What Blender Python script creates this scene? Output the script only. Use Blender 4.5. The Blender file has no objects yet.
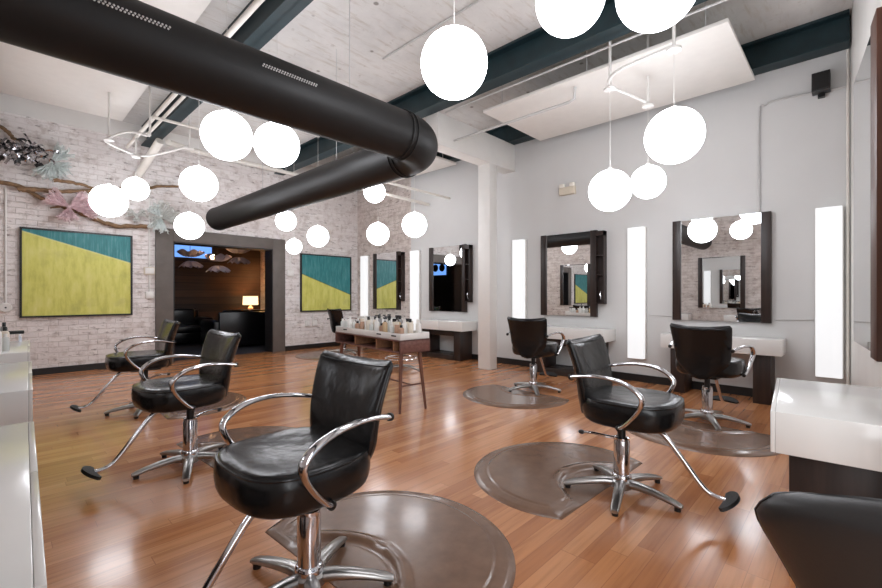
import bpy, bmesh, math, random
from mathutils import Vector, Matrix
R = math.radians
PI = math.pi
S = bpy.context.scene
COL = S.collection
random.seed(7)

# ------------------------------------------------------------------ helpers
def crom(pts, k=8):
    """Catmull-Rom through the points"""
    P = [Vector(p) for p in pts]
    Q = [P[0] * 2 - P[1]] + P + [P[-1] * 2 - P[-2]]
    out = []
    for i in range(1, len(Q) - 2):
        a, b, c, d = Q[i - 1], Q[i], Q[i + 1], Q[i + 2]
        for j in range(k):
            t = j / k
            out.append(0.5 * ((2 * b) + (c - a) * t + (2 * a - 5 * b + 4 * c - d) * t * t + (3 * b - a - 3 * c + d) * t ** 3))
    out.append(P[-1])
    return out


class MB:
    def __init__(s):
        s.bm = bmesh.new()

    def box(s, x0, x1, y0, y1, z0, z1, bev=0.0, seg=2, mi=0):
        m = Matrix.Translation(((x0 + x1) / 2, (y0 + y1) / 2, (z0 + z1) / 2)) @ Matrix.Diagonal((abs(x1 - x0), abs(y1 - y0), abs(z1 - z0), 1))
        vs = bmesh.ops.create_cube(s.bm, size=1, matrix=m)['verts']
        fs = list({f for v in vs for f in v.link_faces})
        for f in fs: f.material_index = mi
        if bev > 0:
            es = list({e for v in vs for e in v.link_edges})
            bmesh.ops.bevel(s.bm, geom=es, offset=bev, segments=seg, profile=0.5, affect='EDGES')
        return s

    def rings(s, rings, cap=True, closed=False):
        vs = [[s.bm.verts.new(p) for p in r] for r in rings]
        n = len(vs[0])
        pairs = list(zip(vs[:-1], vs[1:]))
        if closed: pairs.append((vs[-1], vs[0]))
        for a, b in pairs:
            for i in range(n):
                s.bm.faces.new((a[i], a[(i + 1) % n], b[(i + 1) % n], b[i]))
        if cap and not closed:
            s.bm.faces.new(list(reversed(vs[0])))
            s.bm.faces.new(vs[-1])
        return s

    def tube(s, pts, r, n=10, ref=None, flat=1.0, closed=False):
        """r: number or list per point; flat: width factor along ref"""
        P = [Vector(p) for p in pts]
        k = len(P)
        rr = r if isinstance(r, (list, tuple)) else [r] * k
        rings = []
        side = None
        for i in range(k):
            if closed: t = (P[(i + 1) % k] - P[i - 1]).normalized()
            else: t = (P[min(i + 1, k - 1)] - P[max(i - 1, 0)]).normalized()
            if ref is not None: a = Vector(ref)
            elif side is not None: a = side
            else: a = Vector((0, 0, 1)) if abs(t.z) < .9 else Vector((1, 0, 0))
            a = (a - t * a.dot(t)).normalized()
            side = a
            b = t.cross(a)
            rings.append([P[i] + (a * math.cos(2 * PI * j / n) * flat + b * math.sin(2 * PI * j / n)) * rr[i] for j in range(n)])
        return s.rings(rings, closed=closed)

    def lathe(s, prof, n=24, c=(0, 0, 0)):
        rings = [[(c[0] + r * math.cos(2 * PI * j / n), c[1] + r * math.sin(2 * PI * j / n), c[2] + z) for j in range(n)] for r, z in prof]
        return s.rings(rings)

    def sphere(s, c, r, u=32, v=20, sc=(1, 1, 1)):
        bmesh.ops.create_uvsphere(s.bm, u_segments=u, v_segments=v, radius=r, matrix=Matrix.Translation(c) @ Matrix.Diagonal((*sc, 1)))
        return s

    def prism(s, poly, z0, z1):
        return s.rings([[(x, y, z0) for x, y in poly], [(x, y, z1) for x, y in poly]])

    def grid(s, f, nu, nv):
        vs = [[s.bm.verts.new(f(i / nu, j / nv)) for j in range(nv + 1)] for i in range(nu + 1)]
        for i in range(nu):
            for j in range(nv):
                s.bm.faces.new((vs[i][j], vs[i + 1][j], vs[i + 1][j + 1], vs[i][j + 1]))
        return s

    def done(s, name, mat, parent=None, ang=38, recalc=True):
        if recalc: bmesh.ops.recalc_face_normals(s.bm, faces=s.bm.faces)
        me = bpy.data.meshes.new(name)
        s.bm.to_mesh(me); s.bm.free()
        for m in (mat if isinstance(mat, (list, tuple)) else [mat]): me.materials.append(m)
        me.shade_smooth()
        me.set_sharp_from_angle(angle=R(ang))
        o = bpy.data.objects.new(name, me)
        COL.objects.link(o)
        if parent is not None: o.parent = parent
        return o


def tag(o, label, cat, group=None):
    o['label'] = label; o['category'] = cat
    if group: o['group'] = group
    return o


def thing(name, label, cat, loc=(0, 0, 0), rz=0.0, group=None):
    o = bpy.data.objects.new(name, None)
    o.empty_display_size = .1
    COL.objects.link(o)
    o.location = loc; o.rotation_euler = (0, 0, rz)
    return tag(o, label, cat, group)


def struct(o):
    o['kind'] = 'structure'
    return o


def box(name, mat, b, bev=0.0, parent=None):
    return MB().box(*b, bev=bev).done(name, mat, parent)


def dup(root, loc, rz, label, group=None):
    r = root.copy(); COL.objects.link(r)
    r.location = loc; r.rotation_euler = (0, 0, rz); r['label'] = label
    if group: r['group'] = group
    for ch in list(root.children):
        c = ch.copy(); COL.objects.link(c); c.parent = r
        for g in list(ch.children):
            d = g.copy(); COL.objects.link(d); d.parent = c
    return r


# ------------------------------------------------------------------ materials
class NT:
    def __init__(s, name):
        s.m = bpy.data.materials.new(name); s.m.use_nodes = True
        s.t = s.m.node_tree; s.b = s.t.nodes['Principled BSDF']

    def n(s, kind, **kw):
        nd = s.t.nodes.new('ShaderNode' + kind)
        for k, v in kw.items():
            if k[0] == '_': setattr(nd, k[1:], v)
            else:
                key = k.replace('__', ' ')
                nd.inputs[key].default_value = v
        return nd

    def l(s, a, b): s.t.links.new(a, b)

    def math(s, op, a, b=None):
        nd = s.t.nodes.new('ShaderNodeMath'); nd.operation = op
        for i, v in enumerate((a, b)):
            if v is None: continue
            if isinstance(v, (int, float)): nd.inputs[i].default_value = v
            else: s.l(v, nd.inputs[i])
        return nd.outputs[0]

    def mix(s, f, a, b, mode='MIX'):
        nd = s.t.nodes.new('ShaderNodeMix'); nd.data_type = 'RGBA'; nd.blend_type = mode
        for i, v in ((0, f), (6, a), (7, b)):
            if isinstance(v, (int, float)): nd.inputs[i].default_value = v
            elif isinstance(v, tuple): nd.inputs[i].default_value = (*v, 1) if len(v) == 3 else v
            else: s.l(v, nd.inputs[i])
        return nd.outputs[2]

    def ramp(s, fac, stops):
        nd = s.t.nodes.new('ShaderNodeValToRGB')
        el = nd.color_ramp.elements
        while len(el) < len(stops): el.new(.5)
        for e, (p, c) in zip(el, stops):
            e.position = p; e.color = (*c, 1) if len(c) == 3 else c
        s.l(fac, nd.inputs[0])
        return nd.outputs[0]

    def coord(s, scale=(1, 1, 1), which='Object', rot=(0, 0, 0)):
        tc = s.n('TexCoord'); mp = s.n('Mapping')
        mp.inputs['Scale'].default_value = scale; mp.inputs['Rotation'].default_value = rot
        s.l(tc.outputs[which], mp.inputs[0])
        return mp.outputs[0]

    def noise(s, vec, scale=5, detail=4, rough=.55):
        nd = s.n('TexNoise', Scale=scale, Detail=detail, Roughness=rough)
        s.l(vec, nd.inputs['Vector'])
        return nd.outputs[0]

    def bump(s, h, strength=.2, dist=.01):
        nd = s.n('Bump', Strength=strength, Distance=dist)
        s.l(h, nd.inputs['Height']); s.l(nd.outputs[0], s.b.inputs['Normal'])

    def set(s, **kw):
        for k, v in kw.items():
            k = k.replace('__', ' ')
            s.b.inputs[k].default_value = (*v, 1) if isinstance(v, tuple) and len(v) == 3 else v
        return s


def srgb(r, g, b):
    f = lambda c: (c / 255) / 12.92 if c / 255 <= .04045 else ((c / 255 + .055) / 1.055) ** 2.4
    return (f(r), f(g), f(b))


def plain(name, rgb, rough=.5, metal=0.0, coat=0.0, var=.06, scale=8, bump=0.0, bscale=60, spec=.5):
    t = NT(name); c = srgb(*rgb)
    v = t.coord()
    f = t.noise(v, scale)
    t.l(t.ramp(f, [(.3, tuple(max(0, x * (1 - var)) for x in c)), (.7, tuple(min(1, x * (1 + var)) for x in c))]), t.b.inputs['Base Color'])
    t.set(Roughness=rough, Metallic=metal, Coat__Weight=coat, Coat__Roughness=.1)
    t.b.inputs['Specular IOR Level'].default_value = spec
    if bump: t.bump(t.noise(v, bscale, 3), bump, .004)
    return t.m


def emit(name, rgb, strength):
    t = NT(name)
    t.set(Base__Color=srgb(*rgb), Emission__Color=srgb(*rgb), Emission__Strength=strength, Roughness=.35)
    return t.m


def mat_floor():
    t = NT('wood_floor_planks')
    tc = t.n('TexCoord'); sp = t.n('SeparateXYZ'); t.l(tc.outputs['Object'], sp.inputs[0])
    x, y = sp.outputs[0], sp.outputs[1]
    w, L = .083, 1.15
    yr = t.math('DIVIDE', y, w); row = t.math('FLOOR', yr)
    wn = t.n('TexWhiteNoise', _noise_dimensions='1D'); t.l(row, wn.inputs['W'])
    xo = t.math('ADD', x, t.math('MULTIPLY', wn.outputs[0], 7.3))
    xr = t.math('DIVIDE', xo, L); colm = t.math('FLOOR', xr)
    cb = t.n('CombineXYZ'); t.l(row, cb.inputs[0]); t.l(colm, cb.inputs[1])
    w2 = t.n('TexWhiteNoise', _noise_dimensions='2D'); t.l(cb.outputs[0], w2.inputs['Vector'])
    base = t.ramp(w2.outputs[0], [(0, srgb(174, 114, 74)), (.35, srgb(186, 125, 82)), (.7, srgb(196, 135, 90)), (1, srgb(206, 147, 102))])
    # grain
    cg = t.n('CombineXYZ')
    t.l(t.math('MULTIPLY', xo, 1.6), cg.inputs[0]); t.l(t.math('MULTIPLY', y, 34), cg.inputs[1]); t.l(t.math('MULTIPLY', w2.outputs[0], 50), cg.inputs[2])
    g = t.noise(cg.outputs[0], 1.0, 5, .6)
    gr = t.ramp(g, [(.3, (.74, .68, .64)), (.5, (.96, .96, .96)), (.72, (1.08, 1.07, 1.06))])
    base = t.mix(1.0, base, gr, 'MULTIPLY')
    # knots and darker streaks
    cv = t.n('CombineXYZ'); t.l(t.math('MULTIPLY', xo, 1.2), cv.inputs[0]); t.l(t.math('MULTIPLY', y, 7), cv.inputs[1])
    kn = t.noise(cv.outputs[0], 1.3, 3, .5)
    base = t.mix(t.ramp(kn, [(.62, (0, 0, 0)), (.78, (.4, .4, .4))]), base, srgb(136, 80, 52))
    fy = t.math('FRACT', yr); fx = t.math('FRACT', xr)
    sy = t.math('LESS_THAN', t.math('ABSOLUTE', t.math('SUBTRACT', fy, .5)), .485)
    sx = t.math('LESS_THAN', t.math('ABSOLUTE', t.math('SUBTRACT', fx, .5)), .4985)
    seam = t.math('MULTIPLY', sy, sx)
    base = t.mix(seam, t.mix(.45, base, srgb(110, 62, 40)), base)
    t.l(base, t.b.inputs['Base Color'])
    rg = t.math('ADD', t.math('MULTIPLY', t.noise(t.coord((1, 1, 1)), 2.2, 3), .14), .17)
    t.l(rg, t.b.inputs['Roughness'])
    t.set(Coat__Weight=.35, Coat__Roughness=.12)
    t.bump(t.math('ADD', seam, t.math('MULTIPLY', g, .15)), .12, .002)
    return t.m


def mat_brick(name, axis, tint=(1, 1, 1), bare=.5):
    t = NT(name)
    tc = t.n('TexCoord'); sp = t.n('SeparateXYZ'); t.l(tc.outputs['Object'], sp.inputs[0])
    cb = t.n('CombineXYZ'); t.l(sp.outputs[axis], cb.inputs[0]); t.l(sp.outputs[2], cb.inputs[1])
    v = cb.outputs[0]
    nz = t.n('TexNoise', Scale=2.5, Detail=3); t.l(v, nz.inputs['Vector'])
    wob = t.mix(0.03, v, nz.outputs['Color'], 'ADD')
    br = t.n('TexBrick', Scale=1.0, Mortar__Size=.007, Mortar__Smooth=.4, Brick__Width=.235, Row__Height=.083, Bias=.1)
    t.l(wob, br.inputs['Vector'])
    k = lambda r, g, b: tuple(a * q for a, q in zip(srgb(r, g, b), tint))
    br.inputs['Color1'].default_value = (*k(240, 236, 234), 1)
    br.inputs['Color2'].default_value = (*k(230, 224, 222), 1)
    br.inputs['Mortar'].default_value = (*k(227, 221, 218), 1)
    n1 = t.noise(v, 5.5, 8, .72)
    c = t.mix(t.ramp(n1, [(bare, (0, 0, 0)), (bare + .13, (.75, .75, .75))]), br.outputs['Color'], k(192, 180, 174))
    sx = t.n('Mapping'); sx.inputs['Scale'].default_value = (5, 21, 1); t.l(v, sx.inputs[0])
    n2 = t.noise(sx.outputs[0], 1.0, 6, .7)
    c = t.mix(t.ramp(n2, [(.575, (0, 0, 0)), (.65, (.85, .85, .85))]), c, k(120, 106, 100))
    n3 = t.noise(v, .7, 3)
    c = t.mix(t.ramp(n3, [(.35, (.22, .22, .22)), (.6, (0, 0, 0))]), c, k(210, 199, 194))
    t.l(c, t.b.inputs['Base Color'])
    t.set(Roughness=.75)
    h = t.math('ADD', t.math('MULTIPLY', br.outputs['Fac'], -.9), t.math('MULTIPLY', n1, 1.1))
    t.bump(h, .9, .014)
    return t.m


def mat_concrete():
    t = NT('painted_concrete_ceiling')
    v = t.coord()
    a = t.noise(v, 1.1, 6, .65); b = t.noise(v, 9, 6, .7); d = t.noise(t.coord((2.5, 14, 2.5)), 1.3, 4, .6)
    c = t.ramp(a, [(.3, srgb(196, 194, 192)), (.5, srgb(214, 212, 209)), (.72, srgb(226, 224, 221))])
    c = t.mix(t.ramp(b, [(.6, (0, 0, 0)), (.72, (.55, .55, .55))]), c, srgb(158, 150, 140))
    c = t.mix(t.ramp(d, [(.53, (0, 0, 0)), (.72, (.5, .5, .5))]), c, srgb(176, 164, 148))
    vo = t.n('TexVoronoi', Scale=2.6, _feature='F1'); t.l(v, vo.inputs['Vector'])
    c = t.mix(t.ramp(vo.outputs['Distance'], [(.05, (.8, .8, .8)), (.085, (0, 0, 0))]), c, srgb(120, 112, 104))
    t.l(c, t.b.inputs['Base Color']); t.set(Roughness=.8)
    t.bump(b, .3, .01)
    return t.m


def mat_wenge(name, lo, hi, rough=.42, axis=2):
    t = NT(name)
    s = [26, 26, 26]; s[axis] = 1.6
    g = t.noise(t.coord(tuple(s)), 1.2, 5, .6)
    t.l(t.ramp(g, [(.3, srgb(*lo)), (.7, srgb(*hi))]), t.b.inputs['Base Color'])
    t.set(Roughness=rough); t.bump(g, .12, .002)
    return t.m


def mat_planks():
    t = NT('dark_plank_wall')
    tc = t.n('TexCoord'); sp = t.n('SeparateXYZ'); t.l(tc.outputs['Object'], sp.inputs[0])
    zr = t.math('DIVIDE', sp.outputs[2], .19); row = t.math('FLOOR', zr)
    wn = t.n('TexWhiteNoise', _noise_dimensions='1D'); t.l(row, wn.inputs['W'])
    cb = t.n('CombineXYZ'); t.l(t.math('MULTIPLY', sp.outputs[0], 1.3), cb.inputs[0]); t.l(t.math('MULTIPLY', sp.outputs[2], 16), cb.inputs[1]); t.l(row, cb.inputs[2])
    g = t.noise(cb.outputs[0], 1, 5, .6)
    c = t.ramp(t.math('ADD', t.math('MULTIPLY', wn.outputs[0], .45), t.math('MULTIPLY', g, .6)), [(.2, srgb(40, 27, 20)), (.8, srgb(86, 60, 44))])
    sm = t.math('LESS_THAN', t.math('FRACT', zr), .04)
    t.l(t.mix(sm, c, (.004, .003, .002)), t.b.inputs['Base Color']); t.set(Roughness=.6)
    return t.m


def mat_leather():
    t = NT('black_leather')
    v = t.coord()
    t.set(Base__Color=(.007, .007, .0074), Roughness=.3)
    t.b.inputs['Specular IOR Level'].default_value = .38
    a = t.noise(v, 11, 2, .5); b = t.noise(v, 260, 2, .5)
    t.l(t.math('ADD', t.math('MULTIPLY', a, .1), .19), t.b.inputs['Roughness'])
    t.bump(t.math('ADD', a, t.math('MULTIPLY', b, .06)), .28, .02)
    return t.m


def mat_canvas(name, a, b, flip=False):
    """a: height of the dividing line at the left edge, b: at the right edge (0..1 of the canvas)"""
    t = NT(name)
    tc = t.n('TexCoord'); sp = t.n('SeparateXYZ'); t.l(tc.outputs['Generated'], sp.inputs[0])
    x, z = sp.outputs[0], sp.outputs[2]
    line = t.math('ADD', t.math('MULTIPLY', x, b - a), a)
    dlt = t.math('SUBTRACT', z, line)
    up = t.math('GREATER_THAN', dlt, 0)
    v1 = t.coord((9, 1, 2.2), 'Generated'); v2 = t.coord((3, 1, 3), 'Generated'); v3 = t.coord((60, 1, 4), 'Generated')
    n1, n2, n3 = t.noise(v1, 1.6, 5, .65), t.noise(v2, 1.2, 4, .6), t.noise(v3, 1.0, 3, .6)
    yel = t.ramp(n1, [(.25, srgb(178, 176, 80)), (.5, srgb(208, 206, 104)), (.75, srgb(220, 216, 136))])
    yel = t.mix(t.ramp(n2, [(.55, (0, 0, 0)), (.75, (.5, .5, .5))]), yel, srgb(166, 164, 88))
    tea = t.ramp(t.math('ADD', t.math('MULTIPLY', n3, .5), t.math('MULTIPLY', n1, .5)), [(.3, srgb(28, 98, 102)), (.5, srgb(44, 126, 130)), (.72, srgb(106, 160, 162))])
    c = t.mix(up, yel, tea)
    edge = t.math('LESS_THAN', t.math('ABSOLUTE', dlt), .008)
    c = t.mix(t.math('MULTIPLY', edge, .6), c, srgb(224, 222, 150) if not flip else srgb(70, 84, 50))
    t.l(c, t.b.inputs['Base Color']); t.set(Roughness=.5)
    t.bump(n3, .25, .004)
    return t.m


def mat_tulle(name, rgb):
    t = NT(name); nt = t.t
    out = nt.nodes['Material Output']
    c = srgb(*rgb)
    g = t.noise(t.coord(), 30, 3)
    col = t.ramp(g, [(.3, tuple(x * .9 for x in c)), (.7, tuple(min(1, x * 1.05) for x in c))])
    d = t.n('BsdfDiffuse'); tr = t.n('BsdfTranslucent'); tp = t.n('BsdfTransparent')
    t.l(col, d.inputs[0]); t.l(col, tr.inputs[0])
    m1 = t.n('MixShader', Fac=.45); t.l(d.outputs[0], m1.inputs[1]); t.l(tr.outputs[0], m1.inputs[2])
    m2 = t.n('MixShader', Fac=.28); t.l(m1.outputs[0], m2.inputs[1]); t.l(tp.outputs[0], m2.inputs[2])
    t.l(m2.outputs[0], out.inputs[0])
    return t.m


def mat_glass(name, rgb, alpha=.55):
    t = NT(name)
    t.set(Base__Color=srgb(*rgb), Roughness=.12, Transmission__Weight=.35)
    n = t.noise(t.coord(), 20)
    t.l(t.math('ADD', t.math('MULTIPLY', n, .1), .08), t.b.inputs['Roughness'])
    return t.m


M = {}
M['floor'] = mat_floor()
M['brickx'] = mat_brick('whitewashed_brick', 0)
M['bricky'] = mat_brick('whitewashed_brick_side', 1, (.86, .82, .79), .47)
M['conc'] = mat_concrete()
M['wall'] = plain('grey_wall_paint', (208, 208, 207), .55, var=.02, scale=2, bump=.05, bscale=90)
M['white'] = plain('white_paint', (228, 226, 222), .5, var=.03, scale=3, bump=.08, bscale=30)
M['cloud'] = plain('white_acoustic_board', (232, 229, 224), .7, var=.02)
M['teal'] = plain('dark_teal_steel_paint', (20, 44, 50), .5, var=.2, scale=6, bump=.1)
M['duct'] = plain('black_duct_paint', (26, 25, 25), .5, var=.12, scale=3, bump=.04, bscale=20, spec=.35)
M['base'] = plain('black_baseboard', (26, 24, 24), .45)
M['casing'] = plain('grey_brown_door_casing', (98, 91, 86), .6, var=.12, scale=5, bump=.1)
M['jamb'] = plain('dark_jamb_paint', (34, 32, 33), .55)
M['leather'] = mat_leather()
M['satin'] = plain('black_satin_leather', (40, 39, 39), .42, var=.05, bump=.05, bscale=200)
M['chrome'] = plain('chrome', (214, 214, 218), .09, metal=1.0, var=.02)
M['alu'] = plain('polished_aluminium', (172, 170, 168), .3, metal=1.0, var=.05, scale=20)
M['rubber'] = plain('black_rubber', (20, 20, 20), .6, bump=.5, bscale=160)
M['plastic'] = plain('black_plastic', (16, 16, 17), .4)
M['mat'] = plain('brown_floor_mat_vinyl', (114, 86, 68), .26, coat=.3, var=.14, scale=14, bump=.12, bscale=180)
M['lam'] = plain('white_laminate', (226, 225, 222), .22, var=.01, coat=.3)
M['wenge'] = mat_wenge('dark_wenge_wood', (30, 21, 18), (52, 38, 33))
M['wengey'] = mat_wenge('dark_wenge_wood_flat', (30, 22, 18), (50, 38, 33), axis=1)
M['redwood'] = mat_wenge('dark_red_brown_wood', (62, 34, 22), (92, 54, 36))
M['walnut'] = mat_wenge('walnut_wood', (92, 60, 54), (128, 90, 82), .38, axis=1)
M['walnutz'] = mat_wenge('walnut_wood_legs', (88, 54, 42), (124, 82, 64), .4, axis=2)
M['walnutin'] = mat_wenge('walnut_wood_inside', (146, 102, 74), (176, 128, 96), .5, axis=1)
t = NT('mirror_glass'); t.set(Base__Color=(.9, .91, .91), Metallic=1.0, Roughness=.0); M['mirror'] = t.m
M['globe'] = emit('opal_globe_glass', (247, 249, 255), 8.0)
M['panel'] = emit('lit_white_diffuser', (252, 253, 255), .56); M['panel'].node_tree.nodes['Principled BSDF'].inputs['Base Color'].default_value = (.35, .35, .35, 1)
M['wpipe'] = plain('white_painted_pipe', (226, 222, 214), .45, var=.05, scale=12)
M['gpipe'] = plain('grey_conduit', (196, 195, 194), .4, var=.04)
M['cord'] = plain('white_cord', (222, 220, 216), .5)
M['bark'] = plain('branch_bark', (128, 102, 76), .85, var=.4, scale=18, bump=.8, bscale=40)
M['frame'] = plain('black_picture_frame', (20, 19, 19), .4)
M['beige'] = plain('beige_plastic', (212, 202, 184), .5)
M['bwhite'] = plain('white_plastic', (226, 224, 220), .45)
M['tinsel'] = plain('silver_tinsel', (176, 176, 180), .18, metal=1.0, var=.3, scale=30)
M['mint'] = mat_tulle('mint_tulle', (246, 253, 250))
M['pink'] = mat_tulle('pink_tulle', (255, 234, 237))
M['palet'] = mat_tulle('white_tulle', (244, 245, 242))
M['planks'] = mat_planks()
M['dark'] = plain('dark_room_paint', (30, 27, 27), .7)
M['darkfloor'] = plain('dark_carpet', (46, 46, 54), .9, var=.2, scale=40)
M['blackleather'] = plain('sofa_black_leather', (12, 12, 14), .28, var=.1)
M['shade'] = emit('lampshade_linen', (250, 214, 160), 1.6)
M['warm'] = emit('warm_bulb', (255, 196, 130), 60)
M['blue'] = emit('blue_lit_window', (110, 162, 240), .9)
M['ceramic'] = plain('lamp_ceramic', (210, 205, 196), .25)
M['iceglass'] = mat_glass('frosted_ruffle_glass', (214, 208, 226))
M['exitlens'] = plain('lamp_lens', (236, 232, 222), .2)

# ------------------------------------------------------------------ room shell
XR, YL, XW, ZC = 6.212, 8.816, -.32, 4.1       # mirror wall, brick wall, station wall, ceiling
YB = -3.7                                       # window wall behind the camera
struct(box('floor', M['floor'], (XW - .2, XR + .2, YB - .2, YL + .12, -.1, 0)))
struct(box('ceiling', M['conc'], (XW - .2, XR + .2, YB - .2, YL + .3, ZC, ZC + .15)))
# brick wall with the doorway
DX0, DX1, DZ = 2.224, 4.053, 2.16
m = MB()
m.box(XW - .2, DX0, YL, YL + .3, 0, ZC).box(DX1, XR + .2, YL, YL + .3, 0, ZC).box(DX0, DX1, YL, YL + .3, DZ, ZC)
struct(m.done('wall_left', M['brickx']))
struct(box('wall_right', M['wall'], (XR, XR + .2, .0, 6.86, 0, ZC)))
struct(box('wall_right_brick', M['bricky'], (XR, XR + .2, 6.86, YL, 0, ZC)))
m = MB(); m.box(XW - .2, XW, -.5, YL, 0, ZC).box(XW - .2, XW, YB, -.5, 0, .35).box(XW - .2, XW, YB, -.5, 3.5, ZC).box(XW - .2, XW, YB, -3.4, .35, 3.5)
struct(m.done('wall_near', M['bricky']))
m = MB()
for y in (-3.4, -1.98, -.56): m.box(XW - .14, XW - .06, y, y + .06, .35, 3.5)
for z in (.35, 2.5, 3.44): m.box(XW - .14, XW - .06, -3.4, -.5, z, z + .06)
struct(m.done('window_4', M['teal']))
# wing wall beside the camera, a little off square
WA, WB = Vector((XR, .02)), Vector((2.05, -.185))
m = MB(); m.prism([(WA.x, WA.y), (WB.x, WB.y), (WB.x + .007, WB.y - .15), (WA.x, WA.y - .15)], 0, ZC)
struct(m.done('wall_wing', M['white']))
# street side: window wall behind the camera
m = MB()
m.box(XW, XR + .2, YB - .2, YB, 0, .35).box(XW, XR + .2, YB - .2, YB, 3.5, ZC).box(XR - .3, XR + .2, YB - .2, YB, .35, 3.5).box(XW, XW + .25, YB - .2, YB, .35, 3.5).box(2.75, 3.15, YB - .2, YB, .35, 3.5)
struct(m.done('wall_back', M['white']))
struct(box('wall_right_back', M['white'], (XR, XR + .2, YB, .0, 0, ZC)))
for i, (a, b) in enumerate(((XW + .25, 2.75), (3.15, XR - .3))):
    m = MB()
    for x in (a, (a + b) / 2 - .03, b - .06): m.box(x, x + .06, YB - .14, YB - .06, .35, 3.5)
    for z in (.35, 2.5, 3.44): m.box(a, b, YB - .14, YB - .06, z, z + .06)
    struct(m.done('window_%d' % (i + 1), M['teal']))
# trims
m = MB(); m.box(XW, 1.956, YL - .015, YL, 0, .1).box(4.316, XR, YL - .015, YL, 0, .1)
struct(m.done('baseboard_left', M['base']))
struct(box('baseboard_right', M['base'], (XR - .015, XR, .05, YL - .02, 0, .1)))
struct(box('trim_1', M['white'], (XW, 5.98, YL - .02, YL, 3.84, ZC)))
# door casing
m = MB()
m.box(1.956, DX0, YL - .06, YL + .0, 0, 2.38, .004).box(DX1, 4.316, YL - .06, YL + .0, 0, 2.38, .004).box(DX0, DX1, YL - .06, YL + .0, DZ, 2.38, .004)
struct(m.done('trim_2', M['casing']))
m = MB(); m.box(DX0, DX0 + .02, YL - .05, YL + .3, 0, DZ).box(DX1 - .02, DX1, YL - .05, YL + .3, 0, DZ).box(DX0, DX1, YL - .05, YL + .3, DZ - .02, DZ)
struct(m.done('trim_3', M['jamb']))

# structural steel and concrete
def ibeam(name, x, y0, y1, w, z0, z1, label):
    m = MB()
    m.box(x - w / 2, x + w / 2, y0, y1, z0, z0 + .022).box(x - w / 2, x + w / 2, y0, y1, z1 - .03, z1 - .001).box(x - .012, x + .012, y0, y1, z0, z1 - .001)
    o = struct(m.done(name, M['teal'])); o['label'] = label; o['category'] = 'beam'
ibeam('ceiling_beam', 1.84, YB, YL, .17, 3.76, ZC, 'dark teal steel ceiling beam over the left row of chairs')
ibeam('ceiling_beam.001', 4.2, YB, YL, .2, 3.76, ZC, 'dark teal steel ceiling beam through the middle of the room')
ibeam('ceiling_beam.002', 6.1, .03, YL, .2, 3.78, ZC, 'dark teal steel ceiling beam along the grey mirror wall')
ibeam('ceiling_beam.003', -.2, YB, YL, .17, 3.76, ZC, 'dark teal steel ceiling beam above the white counters')
struct(box('column', M['white'], (5.5, 5.69, 4.2, 4.44, 0, 3.32), .006))
m = MB(); m.box(4.31, XR, 4.2, 4.44, 3.32, 3.775, .006)
struct(m.done('crossbeam', M['white']))

# ceiling boards
def cloud(x0, x1, y0, y1, z, label):
    t = thing('ceiling_board', label, 'ceiling board', ((x0 + x1) / 2, (y0 + y1) / 2, z), 0)
    w, d = (x1 - x0) / 2, (y1 - y0) / 2
    box('board', M['cloud'], (-w, w, -d, d, 0, .035), .003, t)
    for sx in (-1, 1):
        for sy in (-1, 0, 1):
            MB().tube([(sx * w * .8, sy * d * .85, .03), (sx * w * .8, sy * d * .85, ZC - z)], .006, 8).done('hanger_rod', M['gpipe'], t)
cloud(4.5, 5.94, .8, 3.55, 3.62, 'white acoustic board hung flat under the ceiling beside the white column, near the grey wall')
cloud(4.55, 5.94, 5.3, 8.3, 3.62, 'white acoustic board hung flat in the far corner beyond the white column')
cloud(.0, 1.4, 4.2, 8.3, 3.93, 'cream acoustic board hung flat above the branches and the large yellow painting')

# ------------------------------------------------------------------ back room
BY = 12.5
struct(box('floor_back_room', M['darkfloor'], (-.2, 6.2, YL + .12, BY + .1, -.1, -.002)))
struct(box('ceiling_back_room', M['dark'], (-.2, 6.2, YL + .3, BY + .1, 3.0, 3.1)))
struct(box('wall_back_room_far', M['planks'], (-.2, 6.2, BY, BY + .1, 0, 3.0)))
struct(box('wall_back_room_left', M['dark'], (-.2, 0, YL + .3, BY, 0, 3.0)))
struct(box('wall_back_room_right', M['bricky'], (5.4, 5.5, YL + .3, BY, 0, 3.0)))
struct(box('wall_back_room_near', M['dark'], (0, DX0 - .02, YL + .3, YL + .34, 0, 3.0)))
struct(box('wall_back_room_near_right', M['dark'], (DX1 + .02, 5.4, YL + .3, YL + .34, 0, 3.0)))
struct(box('window_3', M['blue'], (3.05, 4.07, BY - .03, BY, 2.18, 2.52)))

def sofa(label, loc, rz, w):
    t = thing('leather_sofa', label, 'sofa', loc, rz)
    L = M['blackleather']
    box('base', L, (-.42, .42, -w / 2 + .02, w / 2 - .02, .06, .3), .02, t)
    for sy in (-1, 1):
        MB().box(-.45, .45, sy * w / 2 - .11, sy * w / 2 + .11, .05, .64, .07, 4).done('armrest', L, t)
    n = 2
    for i in range(n):
        y0 = -w / 2 + .12 + i * (w - .24) / n; y1 = y0 + (w - .24) / n - .01
        MB().box(-.25, .46, y0, y1, .3, .47, .05, 4).done('seat_cushion', L, t)
        MB().box(-.42, -.2, y0, y1, .42, .86, .06, 4).done('back_cushion', L, t)
    box('backrest', L, (-.5, -.38, -w / 2, w / 2, .06, .82), .03, t)
    for sx in (-.4, .4):
        for sy in (-1, 1): box('leg', M['plastic'], (sx - .03, sx + .03, sy * w / 2 * .85 - .03, sy * w / 2 * .85 + .03, -.002, .07), 0, t)
sofa('black leather sofa facing the salon, far left against the dark plank wall', (2.95, 11.9, 0), R(-90), 1.5)
sofa('black leather sofa with its back to the doorway, in front of the lit table lamp', (4.15, 10.5, 0), R(90), 1.45)
t = thing('side_table', 'small dark side table under the lit lamp in the back room', 'side table', (4.95, 12.1, 0))
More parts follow.
